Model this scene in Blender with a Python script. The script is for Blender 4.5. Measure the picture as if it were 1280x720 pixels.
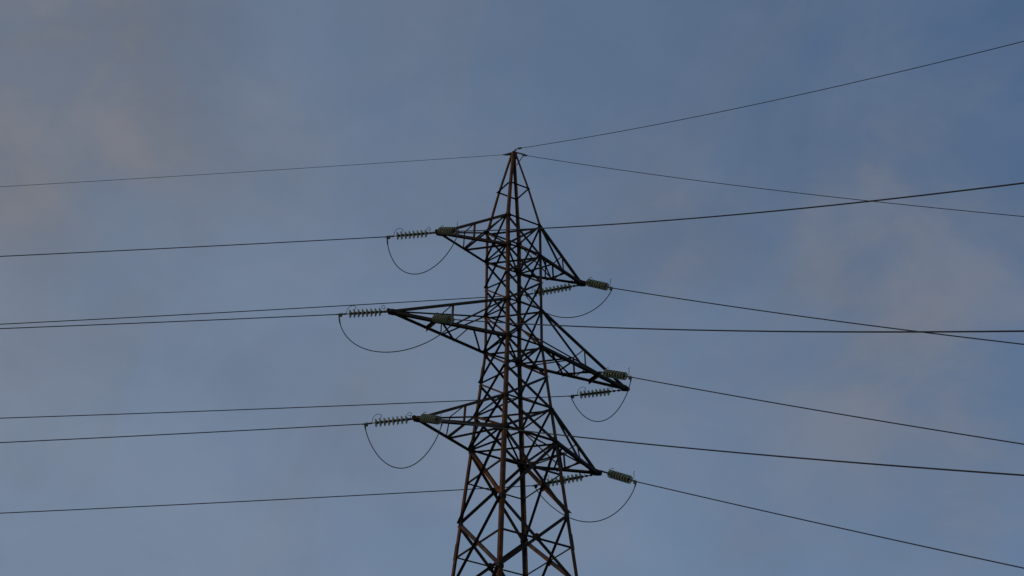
import bpy, bmesh, math, random
from mathutils import Vector as V, Matrix
random.seed(7)
SC = bpy.context.scene
COL = SC.collection
for o in list(bpy.data.objects):
    bpy.data.objects.remove(o)

# ------------------------------------------------------------------ camera
cam = bpy.data.cameras.new('camera')
camo = bpy.data.objects.new('camera', cam)
COL.objects.link(camo)
cam.sensor_width = 36.0
cam.lens = 62.85
cam.clip_end = 20000
Rm = Matrix(((0.8402024, -0.2916342, -0.4571754),
             (-0.5422724, -0.4506782, -0.7091050),
             (0.0007604, 0.8437053, -0.5368061)))
# rebuild the exact orthonormal frame from right and back vectors
bk = Rm.col[2].normalized(); rt = (Rm.col[0] - bk * Rm.col[0].dot(bk)).normalized(); up = bk.cross(rt)
camo.matrix_world = Matrix.Translation((-30.842, -47.730, 1.599)) @ Matrix((rt, up, bk)).transposed().to_4x4()
SC.camera = camo

# ------------------------------------------------------------------ sun and sky
SUN_AZ = math.radians(262)      # clockwise from +Y: low in the west, left of the view
SUN_EL = math.radians(14)
W = bpy.data.worlds.new('World'); SC.world = W; W.use_nodes = True
nt = W.node_tree; nt.nodes.clear()
def N(t, **k):
    n = nt.nodes.new(t)
    for a, b in k.items(): setattr(n, a, b)
    return n
L = nt.links.new
sky = N('ShaderNodeTexSky', sky_type='NISHITA')
sky.sun_disc = False; sky.sun_elevation = SUN_EL; sky.sun_rotation = SUN_AZ
sky.air_density = 1.0; sky.dust_density = 1.2; sky.ozone_density = 1.5
tint = N('ShaderNodeMix', data_type='RGBA', blend_type='MULTIPLY'); tint.inputs[0].default_value = 1
L(sky.outputs[0], tint.inputs[6]); tint.inputs[7].default_value = (0.57, 0.75, 0.93, 1)
# direction towards the bank, its angular radius, its density
BANKS = [((0.188, 0.798, 0.573), 0.155, 0.95), ((0.214, 0.746, 0.631), 0.100, 0.75), ((0.303, 0.747, 0.592), 0.085, 0.55), ((0.632, 0.596, 0.495), 0.20, 0.85), ((0.519, 0.648, 0.557), 0.060, 0.30), ((0.396, 0.787, 0.473), 0.090, 0.25)]
tc = N('ShaderNodeTexCoord')
def noise(scale, detail, rough, loc, sc=(1, 1, 1.6), dist=0.0):
    mp = N('ShaderNodeMapping'); mp.inputs['Location'].default_value = loc; mp.inputs['Scale'].default_value = sc
    L(tc.outputs['Generated'], mp.inputs[0])
    n = N('ShaderNodeTexNoise'); n.inputs['Scale'].default_value = scale
    n.inputs['Detail'].default_value = detail; n.inputs['Roughness'].default_value = rough
    n.inputs['Distortion'].default_value = dist
    L(mp.outputs[0], n.inputs['Vector']); return n
def ramp(src, a, b, lo=0.0, hi=1.0):
    m = N('ShaderNodeMapRange', interpolation_type='SMOOTHSTEP')
    m.inputs[1].default_value = a; m.inputs[2].default_value = b
    m.inputs[3].default_value = lo; m.inputs[4].default_value = hi
    L(src, m.inputs[0]); return m.outputs[0]
def math_(op, a, b):
    m = N('ShaderNodeMath', operation=op, use_clamp=True)
    for i, x in enumerate((a, b)):
        if isinstance(x, (int, float)): m.inputs[i].default_value = x
        else: L(x, m.inputs[i])
    return m.outputs[0]
# a thin veil of cloud, thicker towards the west where the sun goes down, thinner overhead
dotw = N('ShaderNodeVectorMath', operation='DOT_PRODUCT'); L(tc.outputs['Generated'], dotw.inputs[0])
dotw.inputs[1].default_value = (-0.44, 0.71, -0.56)
veil = ramp(dotw.outputs['Value'], -0.42, 0.36)
n1 = noise(4.6, 5, 0.55, (3.1, 1.7, 0.4), dist=0.4)
n2 = noise(9.0, 6, 0.60, (0.3, 5.2, 2.2), dist=0.3)
m1 = ramp(n1.outputs[0], 0.36, 0.68)
m2 = ramp(n2.outputs[0], 0.34, 0.70)
# broken banks of mauve-grey evening cloud drifting in a few parts of the sky, ragged by the noise
def bank(direction, radius, strength):
    d = N('ShaderNodeVectorMath', operation='DISTANCE'); L(tc.outputs['Generated'], d.inputs[0])
    d.inputs[1].default_value = direction
    wob = math_('MULTIPLY', n1.outputs[0], radius * 0.9)
    dd = N('ShaderNodeMath', operation='ADD'); L(d.outputs['Value'], dd.inputs[0]); L(wob, dd.inputs[1])
    return math_('MULTIPLY', ramp(dd.outputs[0], radius * 0.35, radius * 1.45, 1.0, 0.0), strength)
banks = None
for q in BANKS:
    v = bank(*q); banks = v if banks is None else math_('ADD', banks, v)
ragged = math_('ADD', math_('MULTIPLY', m2, 0.6), 0.4)
banks = math_('MULTIPLY', banks, ragged)
n3 = noise(7.0, 8, 0.62, (4.4, 0.6, 8.1), sc=(1.9, 0.7, 1.5), dist=0.9)
m3 = ramp(n3.outputs[0], 0.40, 0.68)
wisps = math_('MULTIPLY', m3, 0.24)
thin = math_('ADD', math_('MULTIPLY', m1, 0.12), math_('MULTIPLY', m2, 0.08))
mask = math_('ADD', math_('MULTIPLY', veil, 0.68), thin)
def colmix(f, a, b):
    m = N('ShaderNodeMix', data_type='RGBA'); L(f, m.inputs[0])
    for i, c in ((6, a), (7, b)):
        if isinstance(c, tuple): m.inputs[i].default_value = c
        else: L(c, m.inputs[i])
    return m
haze_col = colmix(noise(2.0, 3, 0.5, (7.7, 2.1, 5.0)).outputs[0], (2.04, 2.72, 3.74, 1), (2.46, 2.88, 3.64, 1))
mix0 = colmix(mask, tint.outputs[2], haze_col.outputs[2])
cloud_col = colmix(m2, (1.46, 1.62, 1.98, 1), (1.94, 2.05, 2.42, 1))
mix = colmix(math_('ADD', banks, wisps), mix0.outputs[2], cloud_col.outputs[2])
bg = N('ShaderNodeBackground'); bg.inputs[1].default_value = 0.10
L(mix.outputs[2], bg.inputs[0])
wo = N('ShaderNodeOutputWorld'); L(bg.outputs[0], wo.inputs[0])

sl = bpy.data.lights.new('sun', 'SUN'); sl.energy = 0.85; sl.angle = math.radians(12); sl.color = (1.0, 0.80, 0.62)
so = bpy.data.objects.new('sun', sl); COL.objects.link(so)
sdir = V((math.sin(SUN_AZ) * math.cos(SUN_EL), math.cos(SUN_AZ) * math.cos(SUN_EL), math.sin(SUN_EL)))
so.rotation_euler = (-sdir).to_track_quat('-Z', 'Y').to_euler()
so.location = sdir * 100

SC.render.engine = 'CYCLES'
vs = SC.view_settings
vs.view_transform = 'Standard'; vs.look = 'None'; vs.gamma = 1; vs.use_curve_mapping = False
vs.exposure = 0.0

# ------------------------------------------------------------------ materials
def mat(name, c1, c2, rough=0.6, metal=0.0, scale=6.0, trans=0.0, c3=None, ior=1.5, bump=0.0, vary=0.0, coat=0.0):
    m = bpy.data.materials.new(name); m.use_nodes = True
    t = m.node_tree; b = t.nodes['Principled BSDF']; l = t.links.new
    tcn = t.nodes.new('ShaderNodeTexCoord')
    n = t.nodes.new('ShaderNodeTexNoise'); n.inputs['Scale'].default_value = scale
    n.inputs['Detail'].default_value = 6; n.inputs['Roughness'].default_value = 0.62
    l(tcn.outputs['Object'], n.inputs['Vector'])
    cr = t.nodes.new('ShaderNodeValToRGB'); e = cr.color_ramp.elements
    e[0].position = 0.36; e[0].color = (*c1, 1); e[1].position = 0.62; e[1].color = (*c2, 1)
    if c3:
        x = e.new(0.74); x.color = (*c3, 1)
    l(n.outputs[0], cr.inputs[0])
    out = cr.outputs[0]
    if vary:
        oi = t.nodes.new('ShaderNodeObjectInfo')
        mr = t.nodes.new('ShaderNodeMapRange'); mr.inputs[3].default_value = 1 - vary; mr.inputs[4].default_value = 1 + vary
        l(oi.outputs['Random'], mr.inputs[0])
        hs = t.nodes.new('ShaderNodeHueSaturation'); l(mr.outputs[0], hs.inputs['Value']); l(mr.outputs[0], hs.inputs['Saturation'])
        l(out, hs.inputs['Color']); out = hs.outputs[0]
    l(out, b.inputs['Base Color'])
    b.inputs['Roughness'].default_value = rough; b.inputs['Metallic'].default_value = metal
    b.inputs['Transmission Weight'].default_value = trans; b.inputs['IOR'].default_value = ior; b.inputs['Specular IOR Level'].default_value = 0.3 if rough > .5 else 0.5
    if bump:
        bp = t.nodes.new('ShaderNodeBump'); bp.inputs['Strength'].default_value = bump; bp.inputs['Distance'].default_value = 0.01
        l(n.outputs[0], bp.inputs['Height']); l(bp.outputs[0], b.inputs['Normal'])
    return m
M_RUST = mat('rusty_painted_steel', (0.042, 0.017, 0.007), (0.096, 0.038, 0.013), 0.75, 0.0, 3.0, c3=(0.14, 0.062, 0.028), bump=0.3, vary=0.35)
M_DARK = mat('shaded_weathered_steel', (0.020, 0.013, 0.010), (0.036, 0.021, 0.014), 0.75, 0.0, 5.0, c3=(0.08, 0.036, 0.02), bump=0.3, vary=0.3)  # darker copy of the tower steel, shade of the unlit members put into its colour
M_HW = mat('galvanised_hardware', (0.03, 0.028, 0.026), (0.055, 0.052, 0.05), 0.6, 0.3, 20)
M_WIRE = mat('weathered_aluminium_strand', (0.020, 0.021, 0.024), (0.032, 0.034, 0.038), 0.65, 0.2, 30)
M_GLASS = mat('green_toughened_glass', (0.33, 0.35, 0.26), (0.42, 0.44, 0.33), 0.28, 0.0, 25, trans=0.62, ior=1.13)
M_CAP = mat('rusty_insulator_cap', (0.06, 0.03, 0.018), (0.12, 0.055, 0.025), 0.65, 0.2, 20)
M_CONC = mat('concrete', (0.25, 0.24, 0.22), (0.36, 0.35, 0.33), 0.9, 0, 4, bump=0.4)
M_GROUND = mat('dry_grass_and_soil', (0.045, 0.055, 0.022), (0.085, 0.085, 0.040), 0.95, 0, 0.35, c3=(0.13, 0.10, 0.06), bump=0.6)

# ------------------------------------------------------------------ mesh helpers
def link(name, bm, m, parent=None, smooth=False):
    me = bpy.data.meshes.new(name)
    bmesh.ops.recalc_face_normals(bm, faces=bm.faces)
    if smooth:
        for f in bm.faces: f.smooth = True
    bm.to_mesh(me); bm.free(); me.materials.append(m)
    o = bpy.data.objects.new(name, me); COL.objects.link(o)
    if parent: o.parent = parent
    return o
def tag(o, label=None, cat=None, group=None, kind=None):
    if label: o['label'] = label
    if cat: o['category'] = cat
    if group: o['group'] = group
    if kind: o['kind'] = kind
    return o
def empty(name, loc=(0, 0, 0)):
    o = bpy.data.objects.new(name, None); o.location = loc; o.empty_display_size = 0.3; COL.objects.link(o); return o
def sweep(bm, sections):
    """join rings of equal vertex count, cap both ends"""
    rings = [[bm.verts.new(p) for p in s] for s in sections]
    n = len(rings[0])
    for a, b in zip(rings, rings[1:]):
        for i in range(n):
            bm.faces.new((a[i], a[(i + 1) % n], b[(i + 1) % n], b[i]))
    bm.faces.new(rings[0]); bm.faces.new(list(reversed(rings[-1])))
def angle_bar(bm, P, Q, w, n, edge=-1, out=1, t=0.009):
    """steel angle from P to Q: one flange flat in the plane with normal n, the other standing out along n*out
    from the edge chosen by `edge`"""
    P, Q = V(P), V(Q); a = (Q - P).normalized(); n = V(n); n = (n - a * n.dot(a)).normalized(); e = a.cross(n)
    if e.z < 0: e = -e                                   # e points up where it can, so edge=-1 is the lower edge
    pts = [(-w / 2, 0), (w / 2, 0), (w / 2, t), (-w / 2 + t, t), (-w / 2 + t, w), (-w / 2, w)]
    sec = [e * (x * -edge) + n * (y * out) for x, y in pts]
    sweep(bm, [[P + s for s in sec], [Q + s for s in sec]])
def tube(bm, pts, r, sides=8):
    pts = [V(p) for p in pts]
    ups = None; secs = []
    for i, p in enumerate(pts):
        t = (pts[min(i + 1, len(pts) - 1)] - pts[max(i - 1, 0)]).normalized()
        if ups is None: ups = t.orthogonal().normalized()
        ups = (ups - t * ups.dot(t)).normalized(); b = t.cross(ups)
        rr = r[i] if isinstance(r, (list, tuple)) else r
        secs.append([p + (ups * math.cos(k * math.tau / sides) + b * math.sin(k * math.tau / sides)) * rr for k in range(sides)])
    sweep(bm, secs)
def lathe_x(bm, prof, sides=20):
    """closed profile of (x, r) turned about the X axis"""
    secs = [[V((x, r * math.cos(k * math.tau / sides), r * math.sin(k * math.tau / sides))) for k in range(sides)] for x, r in prof]
    sweep(bm, secs)
def plate(bm, c, n, u, su, sv, t=0.014):
    """gusset plate with clipped corners centred at c, normal n"""
    c, n, u = V(c), V(n).normalized(), V(u); u = (u - n * u.dot(n)).normalized(); v = n.cross(u)
    k = 0.35
    prof = [(-1, -k), (-k, -1), (k, -1), (1, -k), (1, k), (k, 1), (-k, 1), (-1, k)]
    ring = [u * (x * su / 2) + v * (y * sv / 2) for x, y in prof]
    sweep(bm, [[c + p - n * t / 2 for p in ring], [c + p + n * t / 2 for p in ring]])
def bolt(bm, c, n, r=0.018, h=0.03):
    n = V(n).normalized(); c = V(c); tube(bm, [c - n * h, c + n * h], r, 6)

# ------------------------------------------------------------------ ground
bm = bmesh.new()
rings = [0.0, 20, 60, 150, 400, 1200, 4000, 9000]; seg = 48
prev = None
rnd = random.Random(3)
for r in rings:
    if r == 0:
        cur = [bm.verts.new((0, 0, 0))]
    else:
        cur = [bm.verts.new((r * math.cos(i * math.tau / seg), r * math.sin(i * math.tau / seg), 0 if r < 100 else rnd.uniform(-.004, .004) * r)) for i in range(seg)]
    if prev:
        for i in range(seg):
            if len(prev) == 1: bm.faces.new((prev[0], cur[i], cur[(i + 1) % seg]))
            else: bm.faces.new((prev[i], cur[i], cur[(i + 1) % seg], prev[(i + 1) % seg]))
    prev = cur
tag(link('ground', bm, M_GROUND, smooth=True), kind='structure')

# ------------------------------------------------------------------ lattice tower
H = 39.06
Z = {'AP': H + 5.036, 'PK': H + 3.168, 'T1': H + 1.354, 'B1': H, 'M1': H - 1.21, 'T2': H - 2.43, 'B2': H - 4.0, 'M2': H - 5.30,
     'T3': H - 6.644, 'B3': H - 7.995, 'P4': H - 10.856, 'P5': H - 13.539, 'P6': H - 19.2, 'P7': H - 27.5, 'G': 0.35}
def half(z):
    h = z - H
    if h >= -4:
        if h <= 1.354: return 0.787 + (0.7694 - 0.787) * (h + 4) / 5.354
        if h <= 3.168: return 0.7694 + (0.4496 - 0.7694) * (h - 1.354) / (3.168 - 1.354)
        return max(0.075, 0.4496 + (0.075 - 0.4496) * (h - 3.168) / (5.036 - 3.168))
    return 0.787 + (1.4863 - 0.787) * (-4 - h) / 8.0
SG = {'N': (-1, -1), 'R': (1, -1), 'L': (-1, 1), 'F': (1, 1)}        # near, right, left and far leg
def node(lv, c):
    z = Z[lv]; h = half(z); return V((SG[c][0] * h, SG[c][1] * h, z))
tower = empty('transmission_tower')
tag(tower, 'tall rusty steel lattice tower with three pairs of crossarms carrying all the wires', 'pylon')
# legs: a steel angle with its corner outwards, splayed below the middle crossarm
for c in 'NRLF':
    sx, sy = SG[c]; bm = bmesh.new(); secs = []
    lv = ['AP', 'PK', 'T1', 'B1', 'B2', 'B3', 'P4', 'P5', 'P6', 'P7', 'G']
    for k in lv:
        p = node(k, c); z = p.z - H
        w = 0.10 if z > 1.4 else 0.115 if z > -4.1 else 0.142 if z > -14 else 0.18
        t = 0.012
        sec = [(0, 0), (w, 0), (w, t), (t, t), (t, w), (0, w)]
        if w > 0.09 and k == 'T1': pass
        secs.append([p + V((-sx * x, -sy * y, 0)) for x, y in sec])
    sweep(bm, secs)
    leg = link('leg', bm, M_RUST, tower)
    # corner splices with bolts on the outside of the leg
    for zz in (H - 4.9, H - 11.9, H - 17.0, H - 24.0):
        bm = bmesh.new(); h = half(zz); secs = []
        for dz in (-.30, .30):
            hh = half(zz + dz); q = V((sx * (hh + .012), sy * (hh + .012), zz + dz)); w = .125; t = .0115
            secs.append([q + V((-sx * x, -sy * y, 0)) for x, y in ((0, 0), (w, 0), (w, t), (t, t), (t, w), (0, w))])
        sweep(bm, secs)
        for q in (-.22, -.08, .08, .22):
            hh = half(zz + q)
            bolt(bm, (sx * (hh + .012), sy * (hh - .06), zz + q), (1, 0, 0), .014, .014)
            bolt(bm, (sx * (hh - .06), sy * (hh + .012), zz + q), (0, 1, 0), .014, .014)
        link('splice_plate', bm, M_RUST, leg)
    bm = bmesh.new(); g = node('G', c)
    secs = [[V((g.x + a * s, g.y + b * s, z)) for a, b in ((-1, -1), (1, -1), (1, 1), (-1, 1))] for z, s in ((-0.4, 0.75), (0.12, 0.7), (0.35, 0.4), (0.38, 0.38))]
    sweep(bm, secs); link('footing', bm, M_CONC, tower)
# lattice faces: (left column, right column, outward normal)
FACES = [('N', 'L', V((-1, 0, 0))), ('N', 'R', V((0, -1, 0))), ('R', 'F', V((1, 0, 0))), ('L', 'F', V((0, 1, 0)))]
PANELS = [('T1', 'B1', .083, .060), ('B1', 'M1', .083, .060), ('M1', 'T2', .083, .060), ('T2', 'B2', .083, .060),
          ('B2', 'M2', .090, .067), ('M2', 'T3', .094, .069), ('T3', 'B3', .099, .074),
          ('B3', 'P4', .112, .103), ('P4', 'P5', .112, .103), ('P5', 'P6', .12, .11), ('P6', 'P7', .13, .12), ('P7', 'G', .14, .13)]
def shrink(P, Q, a=0.03, b=0.03):
    d = (Q - P).normalized(); return P + d * a, Q - d * b
def diag(P, Q, w, n, edge, out, off, m):
    bm = bmesh.new(); P, Q = shrink(P, Q)
    angle_bar(bm, P + n * off, Q + n * off, w, n, edge, out)
    return link('diagonal_brace', bm, m, tower)
def horiz(P, Q, w, n, edge=-1, out=-1, off=-0.02, m=M_DARK):
    bm = bmesh.new(); P, Q = shrink(P, Q)
    angle_bar(bm, P + n * off, Q + n * off, w, n, edge, out)
    return link('horizontal_brace', bm, m, tower)
for top, botm, w1, w2 in PANELS:
    for A, B, n in FACES:
        a0, b0, a1, b1 = node(top, A), node(top, B), node(botm, A), node(botm, B)
        # the plane of this face leans with the legs
        fn = (b0 - a0).cross(a1 - a0).normalized()
        if fn.dot(n) < 0: fn = -fn
        heavy, light = (w1, w2)
        # brace falling from the first column: flange turned out along its lower edge, standing proud of the legs
        if A == 'N' and B == 'L':
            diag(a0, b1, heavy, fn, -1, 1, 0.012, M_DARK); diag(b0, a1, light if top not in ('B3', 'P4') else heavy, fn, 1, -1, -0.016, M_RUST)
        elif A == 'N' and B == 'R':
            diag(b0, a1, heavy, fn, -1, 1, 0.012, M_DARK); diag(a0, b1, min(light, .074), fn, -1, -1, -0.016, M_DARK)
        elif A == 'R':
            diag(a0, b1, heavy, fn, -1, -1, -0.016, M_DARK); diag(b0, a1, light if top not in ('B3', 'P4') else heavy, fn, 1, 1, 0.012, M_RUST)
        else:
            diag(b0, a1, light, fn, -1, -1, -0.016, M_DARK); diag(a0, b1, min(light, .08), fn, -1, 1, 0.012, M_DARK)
# gussets where the long braces cross, and the thin struts to the legs at that height
for top, botm in (('B3', 'P4'), ('P4', 'P5'), ('P5', 'P6'), ('P6', 'P7')):
    for A, B, n in FACES:
        a0, b0, a1, b1 = node(top, A), node(top, B), node(botm, A), node(botm, B)
        wa = (b0 - a0).length; wb = (b1 - a1).length; t = wa / (wa + wb)
        c = a0 + (b1 - a0) * t
        fn = (b0 - a0).cross(a1 - a0).normalized()
        if fn.dot(n) < 0: fn = -fn
        bm = bmesh.new(); plate(bm, c - fn * 0.004, fn, V((0, 0, 1)), 0.30, 0.26)
        for q in (-.09, .09):
            for s in (-.09, .09):
                bolt(bm, c + (b0 - a0).normalized() * q + V((0, 0, s)), fn, 0.013, 0.024)
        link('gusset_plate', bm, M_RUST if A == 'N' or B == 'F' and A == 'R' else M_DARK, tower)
        for X, Y in ((a0, a1), (b0, b1)):
            k = (c.z - X.z) / (Y.z - X.z); lp = X + (Y - X) * k
            horiz(lp, c, 0.055, fn, off=-0.045)
# horizontal rings
for lv, w in (('PK', .055), ('T1', .06), ('B1', .06), ('T2', .055), ('B2', .065), ('T3', .055), ('B3', .075), ('P5', .07), ('P6', .1), ('P7', .1)):
    if lv in ('P5', 'P6', 'P7'): continue
    for A, B, n in FACES:
        if A == 'N': horiz(node(lv, A), node(lv, B), w * 1.3, n, edge=-1, out=1, off=0.016)
        else: horiz(node(lv, A), node(lv, B), w * .8, n, edge=1, off=-0.030)
# plan bracing inside the body at each crossarm
for lv in ('B1', 'B2', 'B3', 'T1', 'T2', 'T3'):
    for A, B in (('L', 'R'), ('N', 'F')) if lv[0] == 'B' else (('L', 'R'),):
        bm = bmesh.new(); P, Q = shrink(node(lv, A), node(lv, B), .08, .08); o = V((0, 0, -.05 if A == 'L' else -.1))
        angle_bar(bm, P + o, Q + o, .055, V((0, 0, 1)), -1, -1)
        link('plan_brace', bm, M_DARK, tower)
# gussets on the legs at the crossarm levels
for lv, s in (('T1', .20), ('B1', .22), ('T2', .2), ('B2', .26), ('T3', .2), ('B3', .30), ('P4', .24), ('P5', .24)):
    for c in 'NRLF':
        sx, sy = SG[c]; p = node(lv, c)
        for n, cc, k in ((V((1, 0, 0)), p + V((sx * .006, -sy * s * .4, 0)), 0), (V((0, 1, 0)), p + V((-sx * s * .4, sy * .006, 0)), 1)):
            bm = bmesh.new(); plate(bm, cc, n, V((0, 0, 1)), s * 1.15, s * .8)
            for q in (-.3, 0, .3):
                bolt(bm, cc + V((0, 0, q * s)), n, .014, .022)
            link('node_plate', bm, M_DARK, tower)
# peak cap and the brackets that hold the ground wires
bm = bmesh.new(); za = Z['AP']
sweep(bm, [[V((x * s, y * s, z)) for x, y in ((-1, -1), (1, -1), (1, 1), (-1, 1))] for z, s in ((za - .30, .10), (za - .28, .115), (za + .0, .095), (za + .03, .07))])
link('peak_cap', bm, M_RUST, tower)
bm = bmesh.new()
angle_bar(bm, (0.02, -0.05, za + .02), (0.16, -0.60, za - .40), .05, V((1, .2, 0)), -1, 1)
tube(bm, [(0.13, -0.55, za - .38), (0.085, -0.10, za - .62)], .016)
tube(bm, [(-0.02, 0.02, za + .0), (0.03, -0.17, za + .10)], .03)
angle_bar(bm, (-0.05, 0.03, za - .03), (-0.20, 0.12, za - .09), .05, V((0, 0, 1)), -1, 1)
link('ground_wire_bracket', bm, M_DARK, tower)

# crossarms --------------------------------------------------------------
TIPS = {('l', 1): V((-3.323, -0.001, H + .003)), ('r', 1): V((3.216, -0.001, H + .003)),
        ('l', 2): V((-5.188, 0.018, H - 4.071)), ('r', 2): V((5.143, 0.018, H - 4.071)),
        ('l', 3): V((-4.014, 0.010, H - 8.042)), ('r', 3): V((3.715, 0.010, H - 8.042))}
FR = {('l', 1): .50, ('r', 1): .545, ('l', 2): .485, ('r', 2): .515, ('l', 3): .465, ('r', 3): .57}
UP = V((0, 0, 1))
for (sd, i), T in TIPS.items():
    s = -1 if sd == 'l' else 1
    fc, bc = ('N', 'L') if sd == 'l' else ('R', 'F')
    B, TT = 'B%d' % i, 'T%d' % i
    bf, bb, tf, tb = node(B, fc), node(B, bc), node(TT, fc), node(TT, bc)
    tipf, tipb = T + V((-s * .10, -.05, 0)), T + V((-s * .10, .05, 0))
    tipu, tipv = T + V((-s * .16, -.045, .07)), T + V((-s * .16, .045, .07))
    wb = .115 if i > 1 else .10
    bm = bmesh.new()
    angle_bar(bm, bf, tipf, wb, V((0, -1, 0)), -1, -1, .01)
    angle_bar(bm, bb, tipb, wb * 1.15, V((0, 1, 0)), -1, -1, .01)
    angle_bar(bm, tf, tipu, .085, V((0, -1, 0)), -1, -1)
    angle_bar(bm, tb, tipv, .066, V((0, 1, 0)), -1, -1)
    arm = link('crossarm', bm, M_DARK, tower)
    # tip: two cheek plates, a closing plate and the lugs the strings hang from
    bm = bmesh.new()
    for y in (-.062, .062):
        plate(bm, T + V((-s * .16, y, .015)), V((0, 1, 0)), V((1, 0, 0)), .46, .17, .016)
    plate(bm, T + V((-s * .06, 0, -.055)), UP, V((1, 0, 0)), .36, .24, .016)
    tube(bm, [T + V((-s * .02, -.16, -.03)), T + V((-s * .02, .16, -.03))], .026)
    plate(bm, T + V((s * .06, 0, .03)), V((0, 1, 0)), V((1, 0, 0)), .20, .15, .02)
    for q in (-.3, -.2, -.1):
        bolt(bm, T + V((-s * -q, 0, .03)), V((0, 1, 0)), .016, .085)
    link('tip_plate', bm, M_DARK, arm)
    t = FR[(sd, i)]
    lf = lambda k: bf + (tipf - bf) * k
    lb = lambda k: bb + (tipb - bb) * k
    uf = lambda k: tf + (tipu - tf) * k
    ub = lambda k: tb + (tipv - tb) * k
    def piece(name, P, Q, w, n, edge=-1, out=1, m=M_DARK, a=.02):
        bm = bmesh.new(); P, Q = shrink(V(P), V(Q), a, a); angle_bar(bm, P, Q, w, V(n), edge, out, .007); link(name, bm, m, arm)
    iy = V((0, .02, 0)); dz = V((0, 0, -.03))
    # each side: a post and one long brace from the head of the leg to the foot of the post
    piece('post', uf(t) + iy, lf(t) + iy, .064, (0, -1, 0), 1, -1, M_RUST)
    piece('post', ub(t) - iy, lb(t) - iy, .050, (0, 1, 0), 1, -1)
    piece('side_brace', tf + iy, lf(t - .02) + iy, .058, (0, -1, 0), -1, -1)
    piece('side_brace', tb - iy, lb(t - .02) - iy, .060, (0, 1, 0), -1, -1, M_RUST)
    # top and bottom planes
    piece('strut', uf(t) - dz * .6, ub(t) - dz * .6, .05, UP, -1, -1)
    piece('strut', lf(t) + dz, lb(t) + dz, .05, UP, -1, -1)
    if (sd, i) != ('l', 2): piece('plan_brace', lb(t - .02) + dz, bf + dz, .06, UP, -1, -1)
    if i == 2:
        k = .645 if s < 0 else .655
        piece('strut', lf(k) + V((0, -.12, -.02)), lb(k) + V((0, .06, -.02)), .12, UP, 1, -1, a=0)
        piece('plan_brace', lf(t + .09) + dz, lb(.33) + dz, .055, UP, -1, -1)
        piece('strut', lf(.34) + dz, lb(.335) + dz, .048, UP, -1, -1)
    if sd == 'r':
        piece('plan_brace', lf(.10) + dz * 1.6, lb(.42) + dz * 1.6, .055, UP, -1, -1)
        piece('side_brace', bb - iy * 2, ub(t) - iy * 2, .055, (0, 1, 0), 1, -1, M_RUST)
        piece('plan_brace', lb(t - .12) + dz * 2, lf(t + .03) + dz * 2, .05, UP, -1, -1)
    if sd == 'l' and i != 2:
        piece('plan_brace', lb(t - .03) + dz * 1.6, tb - iy * 2, .05, (0, 1, 0), -1, -1)
    if i > 1:
        piece('plan_brace', lf(.30) + dz, lb(.04) + dz, .055, UP, -1, -1)

# ------------------------------------------------------------------ insulator strings
PITCH = 0.150
bm = bmesh.new()      # glass shed: a shallow bell, open towards +X (the line side), with ribs beneath
lathe_x(bm, [(-.040, .050), (-.036, .080), (-.020, .116), (.002, .143), (.020, .153), (.034, .154), (.042, .146), (.034, .130), (.040, .122), (.046, .116), (.030, .104),
             (.028, .090), (.044, .084), (.044, .074), (.022, .064), (.022, .040), (-.040, .040)], 28)
ME_DISC = None
d0 = link('insulator_disc', bm, M_GLASS, smooth=True); ME_DISC = d0.data; bpy.data.objects.remove(d0)
bm = bmesh.new()
lathe_x(bm, [(-.095, .012), (-.095, .030), (-.088, .044), (-.040, .052), (-.026, .060), (-.014, .058), (-.012, .02), (.070, .016), (.072, .010)], 16)
d0 = link('metal_cap', bm, M_CAP, smooth=True); ME_CAP = d0.data; bpy.data.objects.remove(d0)
def curve_tube(name, pts, r, m, parent=None, sides=8):
    bm = bmesh.new(); tube(bm, pts, r, sides); return link(name, bm, m, parent, smooth=True)
def horn(pts, n=6):                                   # smooth Catmull-Rom rod through the points
    P = [V(p) for p in pts]; P = [P[0] * 2 - P[1]] + P + [P[-1] * 2 - P[-2]]; out = []
    for i in range(1, len(P) - 2):
        for k in range(n):
            t = k / n; a, b, c, d = P[i - 1:i + 3]
            out.append(.5 * ((2 * b) + (c - a) * t + (2 * a - 5 * b + 4 * c - d) * t * t + (3 * b - a - 3 * c + d) * t ** 3))
    out.append(P[-2]); return out
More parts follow.
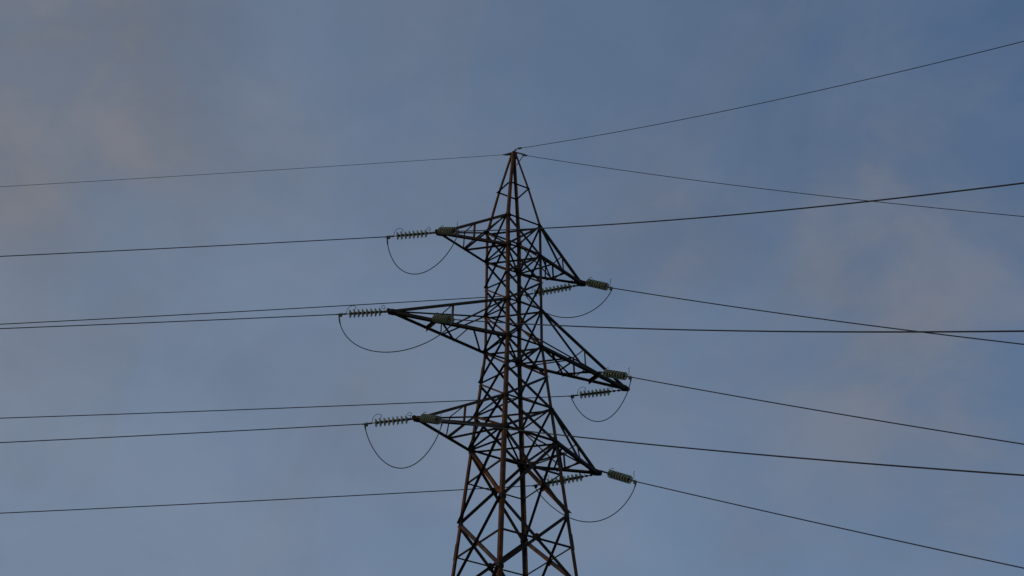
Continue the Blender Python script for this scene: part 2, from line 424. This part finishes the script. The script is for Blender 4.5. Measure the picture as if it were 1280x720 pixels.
def insulator_string(A, E, label, curl, NDISC=8):
    A, E = V(A), V(E); d = E - A; Ln = d.length; d.normalize()
    root = empty('insulator_string', A)
    X = d; Y = UP.cross(X).normalized(); Zv = X.cross(Y)
    root.matrix_world = Matrix.Translation(A) @ Matrix((X, Y, Zv)).transposed().to_4x4()
    tag(root, label, 'insulator', 'strings of glass insulators at the crossarm ends')
    x0 = Ln - 0.34 - NDISC * PITCH                      # where the first cap starts
    bm = bmesh.new()
    tube(bm, [(.0, 0, 0), (x0 * .45, 0, 0)], .020); tube(bm, [(x0 * .40, 0, 0), (x0 + .03, 0, 0)], .016)
    for x in (x0 * .25, x0 * .5, x0 * .8):
        sweep(bm, [[V((x + u, q, v)) for u, v in ((-.05, -.03), (.05, -.03), (.05, .03), (-.05, .03))] for q in (-.03, .03)])
    link('tower_link', bm, M_HW, root)
    for k in range(NDISC):
        o = bpy.data.objects.new('insulator_disc', ME_DISC); COL.objects.link(o); o.parent = root
        o.location = (x0 + PITCH * (k + .62), 0, 0)
        c = bpy.data.objects.new('metal_cap', ME_CAP); COL.objects.link(c); c.parent = o
    xe = x0 + NDISC * PITCH
    bm = bmesh.new()
    tube(bm, [(xe, 0, 0), (xe + .08, 0, 0), (xe + .10, 0, 0), (Ln - .16, 0, 0), (Ln, 0, 0), (Ln + .10, 0, 0)], [.016, .018, .034, .030, .030, .020], 10)
    sweep(bm, [[V((Ln - .06 + u, q, v)) for u, v in ((-.03, -.10), (.03, -.10), (.07, .02), (-.07, .02))] for q in (-.022, .022)])
    for q in (.03, .1):
        bolt(bm, (Ln - q, 0, .0), V((0, 0, 1)), .013, .06)
    link('strain_clamp', bm, M_HW, root)
    bm = bmesh.new()
    if curl:
        tube(bm, horn([(xe + .08, 0, 0), (xe + .07, .0, .13), (xe - .02, .01, .27), (xe - .16, .02, .32), (xe - .26, .02, .26), (xe - .23, .02, .18), (xe - .14, .015, .14)]), .0095, 6)
    else:
        tube(bm, horn([(xe + .10, 0, 0), (xe + .15, .0, .13), (xe + .10, .0, .24), (xe + .05, 0, .31), (xe + .09, 0, .35)]), .0095, 6)
    link('arcing_horn', bm, M_HW, root, smooth=True)
    bm = bmesh.new()
    if curl:
        tube(bm, horn([(x0 - .05, 0, 0), (x0 - .06, 0, .11), (x0 - .10, .01, .20), (x0 - .03, .01, .26), (x0 + .04, .01, .20), (x0 - .0, .01, .13), (x0 - .08, 0, .16)]), .009, 6)
    else:
        tube(bm, horn([(x0 - .04, 0, 0), (x0 - .02, 0, .14), (x0 + .10, 0, .22), (x0 + .20, 0, .20)]), .009, 6)
    link('arcing_horn', bm, M_HW, root, smooth=True)
    return root
AZ = {'left': 2.5946, 'rl': -1.5593, 'rr': -1.376}
# key: (attachment on the tower, line end of the string, fall of the span, curve of the span)
ST = {('left', 'l1'): ((-3.323, -0.001, 39.063), (-4.947, 0.988, 38.827), -0.0848, .00035),
      ('left', 'l2'): ((-5.188, 0.018, 34.989), (-6.738, 0.962, 34.832), -0.0706, .00035),
      ('left', 'l3'): ((-4.014, 0.010, 31.018), (-5.516, 0.925, 30.777), -0.0771, .00035),
      ('left', 'r1'): ((3.216, -0.001, 39.033), (1.319, 1.154, 38.517), -0.0904, .00035),
      ('left', 'r2'): ((5.143, 0.018, 34.949), (3.335, 1.119, 34.638), -0.0670, .00035),
      ('left', 'r3'): ((3.715, 0.010, 30.988), (1.705, 1.234, 30.476), -0.0774, .00035),
      ('rl', 'l1'): ((-3.323, -0.001, 39.063), (-3.307, -1.415, 38.310), -0.5552, .00165),
      ('rl', 'l2'): ((-3.616, -0.269, 35.014), (-3.600, -1.729, 34.277), -0.5527, .00128),
      ('rl', 'l3'): ((-4.014, 0.010, 31.018), (-3.994, -1.771, 30.131), -0.5237, .00094),
      ('rr', 'r1'): ((3.216, -0.001, 39.063), (3.508, -1.484, 38.176), -0.6017, .00144),
      ('rr', 'r2'): ((3.640, -0.260, 35.013), (3.958, -1.872, 34.225), -0.5698, .00089),
      ('rr', 'r3'): ((3.715, 0.010, 31.018), (4.066, -1.766, 30.028), -0.5508, .00060)}
POS = {'l1': 'upper left crossarm', 'l2': 'long middle left crossarm', 'l3': 'lower left crossarm',
       'r1': 'upper right crossarm', 'r2': 'long middle right crossarm', 'r3': 'lower right crossarm'}
for (ci, k), (A, E_, g, kk) in ST.items():
    if ci == 'left':
        lab = 'side-on string of glass discs stretching left from the tip of the ' + POS[k]
    elif k == 'l2' or k == 'r2':
        lab = 'foreshortened string of glass discs held partway along the ' + POS[k]
    else:
        lab = 'foreshortened string of glass discs at the tip of the ' + POS[k]
    A = (A[0], A[1], A[2] + {'rr': .11, 'rl': .06, 'left': 0}[ci])      # hung from the upper or the lower lug
    insulator_string(A, E_, lab, ci == 'left', 10 if ci == 'left' and k in ('r1', 'r3') else 8)

# ------------------------------------------------------------------ wires
def span(E_, az, g, k, length, step=1.0):
    n = int(length / step); d = V((math.cos(az), math.sin(az), 0)); E_ = V(E_)
    return [E_ + d * (i * step) + UP * (g * i * step + k * (i * step) ** 2) for i in range(n + 1)]
for (ci, k), (A, E_, g, kk) in ST.items():
    ln = {'left': 160, 'rl': 40, 'rr': 38}[ci]
    w = curve_tube('power_line', span(E_, AZ[ci], g, kk, ln), .0175 if ci == 'left' else .0195, M_WIRE, sides=12)
    if ci == 'left':
        lab = 'thin conductor running off to the left from the ' + POS[k]
    else:
        lab = 'thin conductor running off to the right from the ' + POS[k]
    tag(w, lab, 'power line', 'conductors strung from the crossarms')
AP = V((0, 0, Z['AP']))
GW = [('left', (-0.162, 0.099, 44.016), -0.1064, .00035, 160, 'thin ground wire running left from the tower peak'),
      ('rl', (0.005, -0.400, 43.967 + .10), -0.5213, .00174, 40, 'thin ground wire from the tower peak rising to the upper right of the photo'),
      ('rr', (0.114, -0.577, 43.665), -0.6780, .00173, 38, 'thin ground wire from the tower peak sloping down to the right')]
for ci, E_, g, kk, ln, lab in GW:
    w = curve_tube('ground_wire', span(E_, AZ[ci], g, kk, ln), .0085 if ci == 'left' else .0115, M_WIRE, sides=12)
    tag(w, lab, 'ground wire', 'ground wires at the tower peak')
    d = V((math.cos(AZ[ci]), math.sin(AZ[ci]), g)).normalized(); e = V(E_)
    curve_tube('wire_clamp', [e - d * .12, e - d * .05, e + d * .1, e + d * .24], [.02, .045, .04, .018], M_HW, w)
# jumpers: slack loops that carry the current past the tower from one string to the other
JP = {'l1': (1.74, .82), 'l2': (1.46, .74), 'l3': (1.74, 1.0), 'r1': (1.18, 1.05), 'r2': (1.46, 1.07), 'r3': (1.52, 1.15)}
for k, (sag, p) in JP.items():
    a = V(ST[('left', k)][1]); b = V(ST[('rl' if k[0] == 'l' else 'rr', k)][1])
    pts = []
    for i in range(49):
        t = .5 - .5 * math.cos(math.pi * i / 48)
        u = t ** p
        pts.append(a + (b - a) * t - UP * sag * (4 * u * (1 - u)) ** .72)
    w = curve_tube('jumper_wire', pts, [.027 if i in (1, 2, 3, 46, 45, 47) else .0165 for i in range(49)], M_WIRE, sides=12)
    tag(w, 'slack loop of dark wire hanging below the ' + POS[k], 'jumper wire', 'jumper loops under the crossarms')
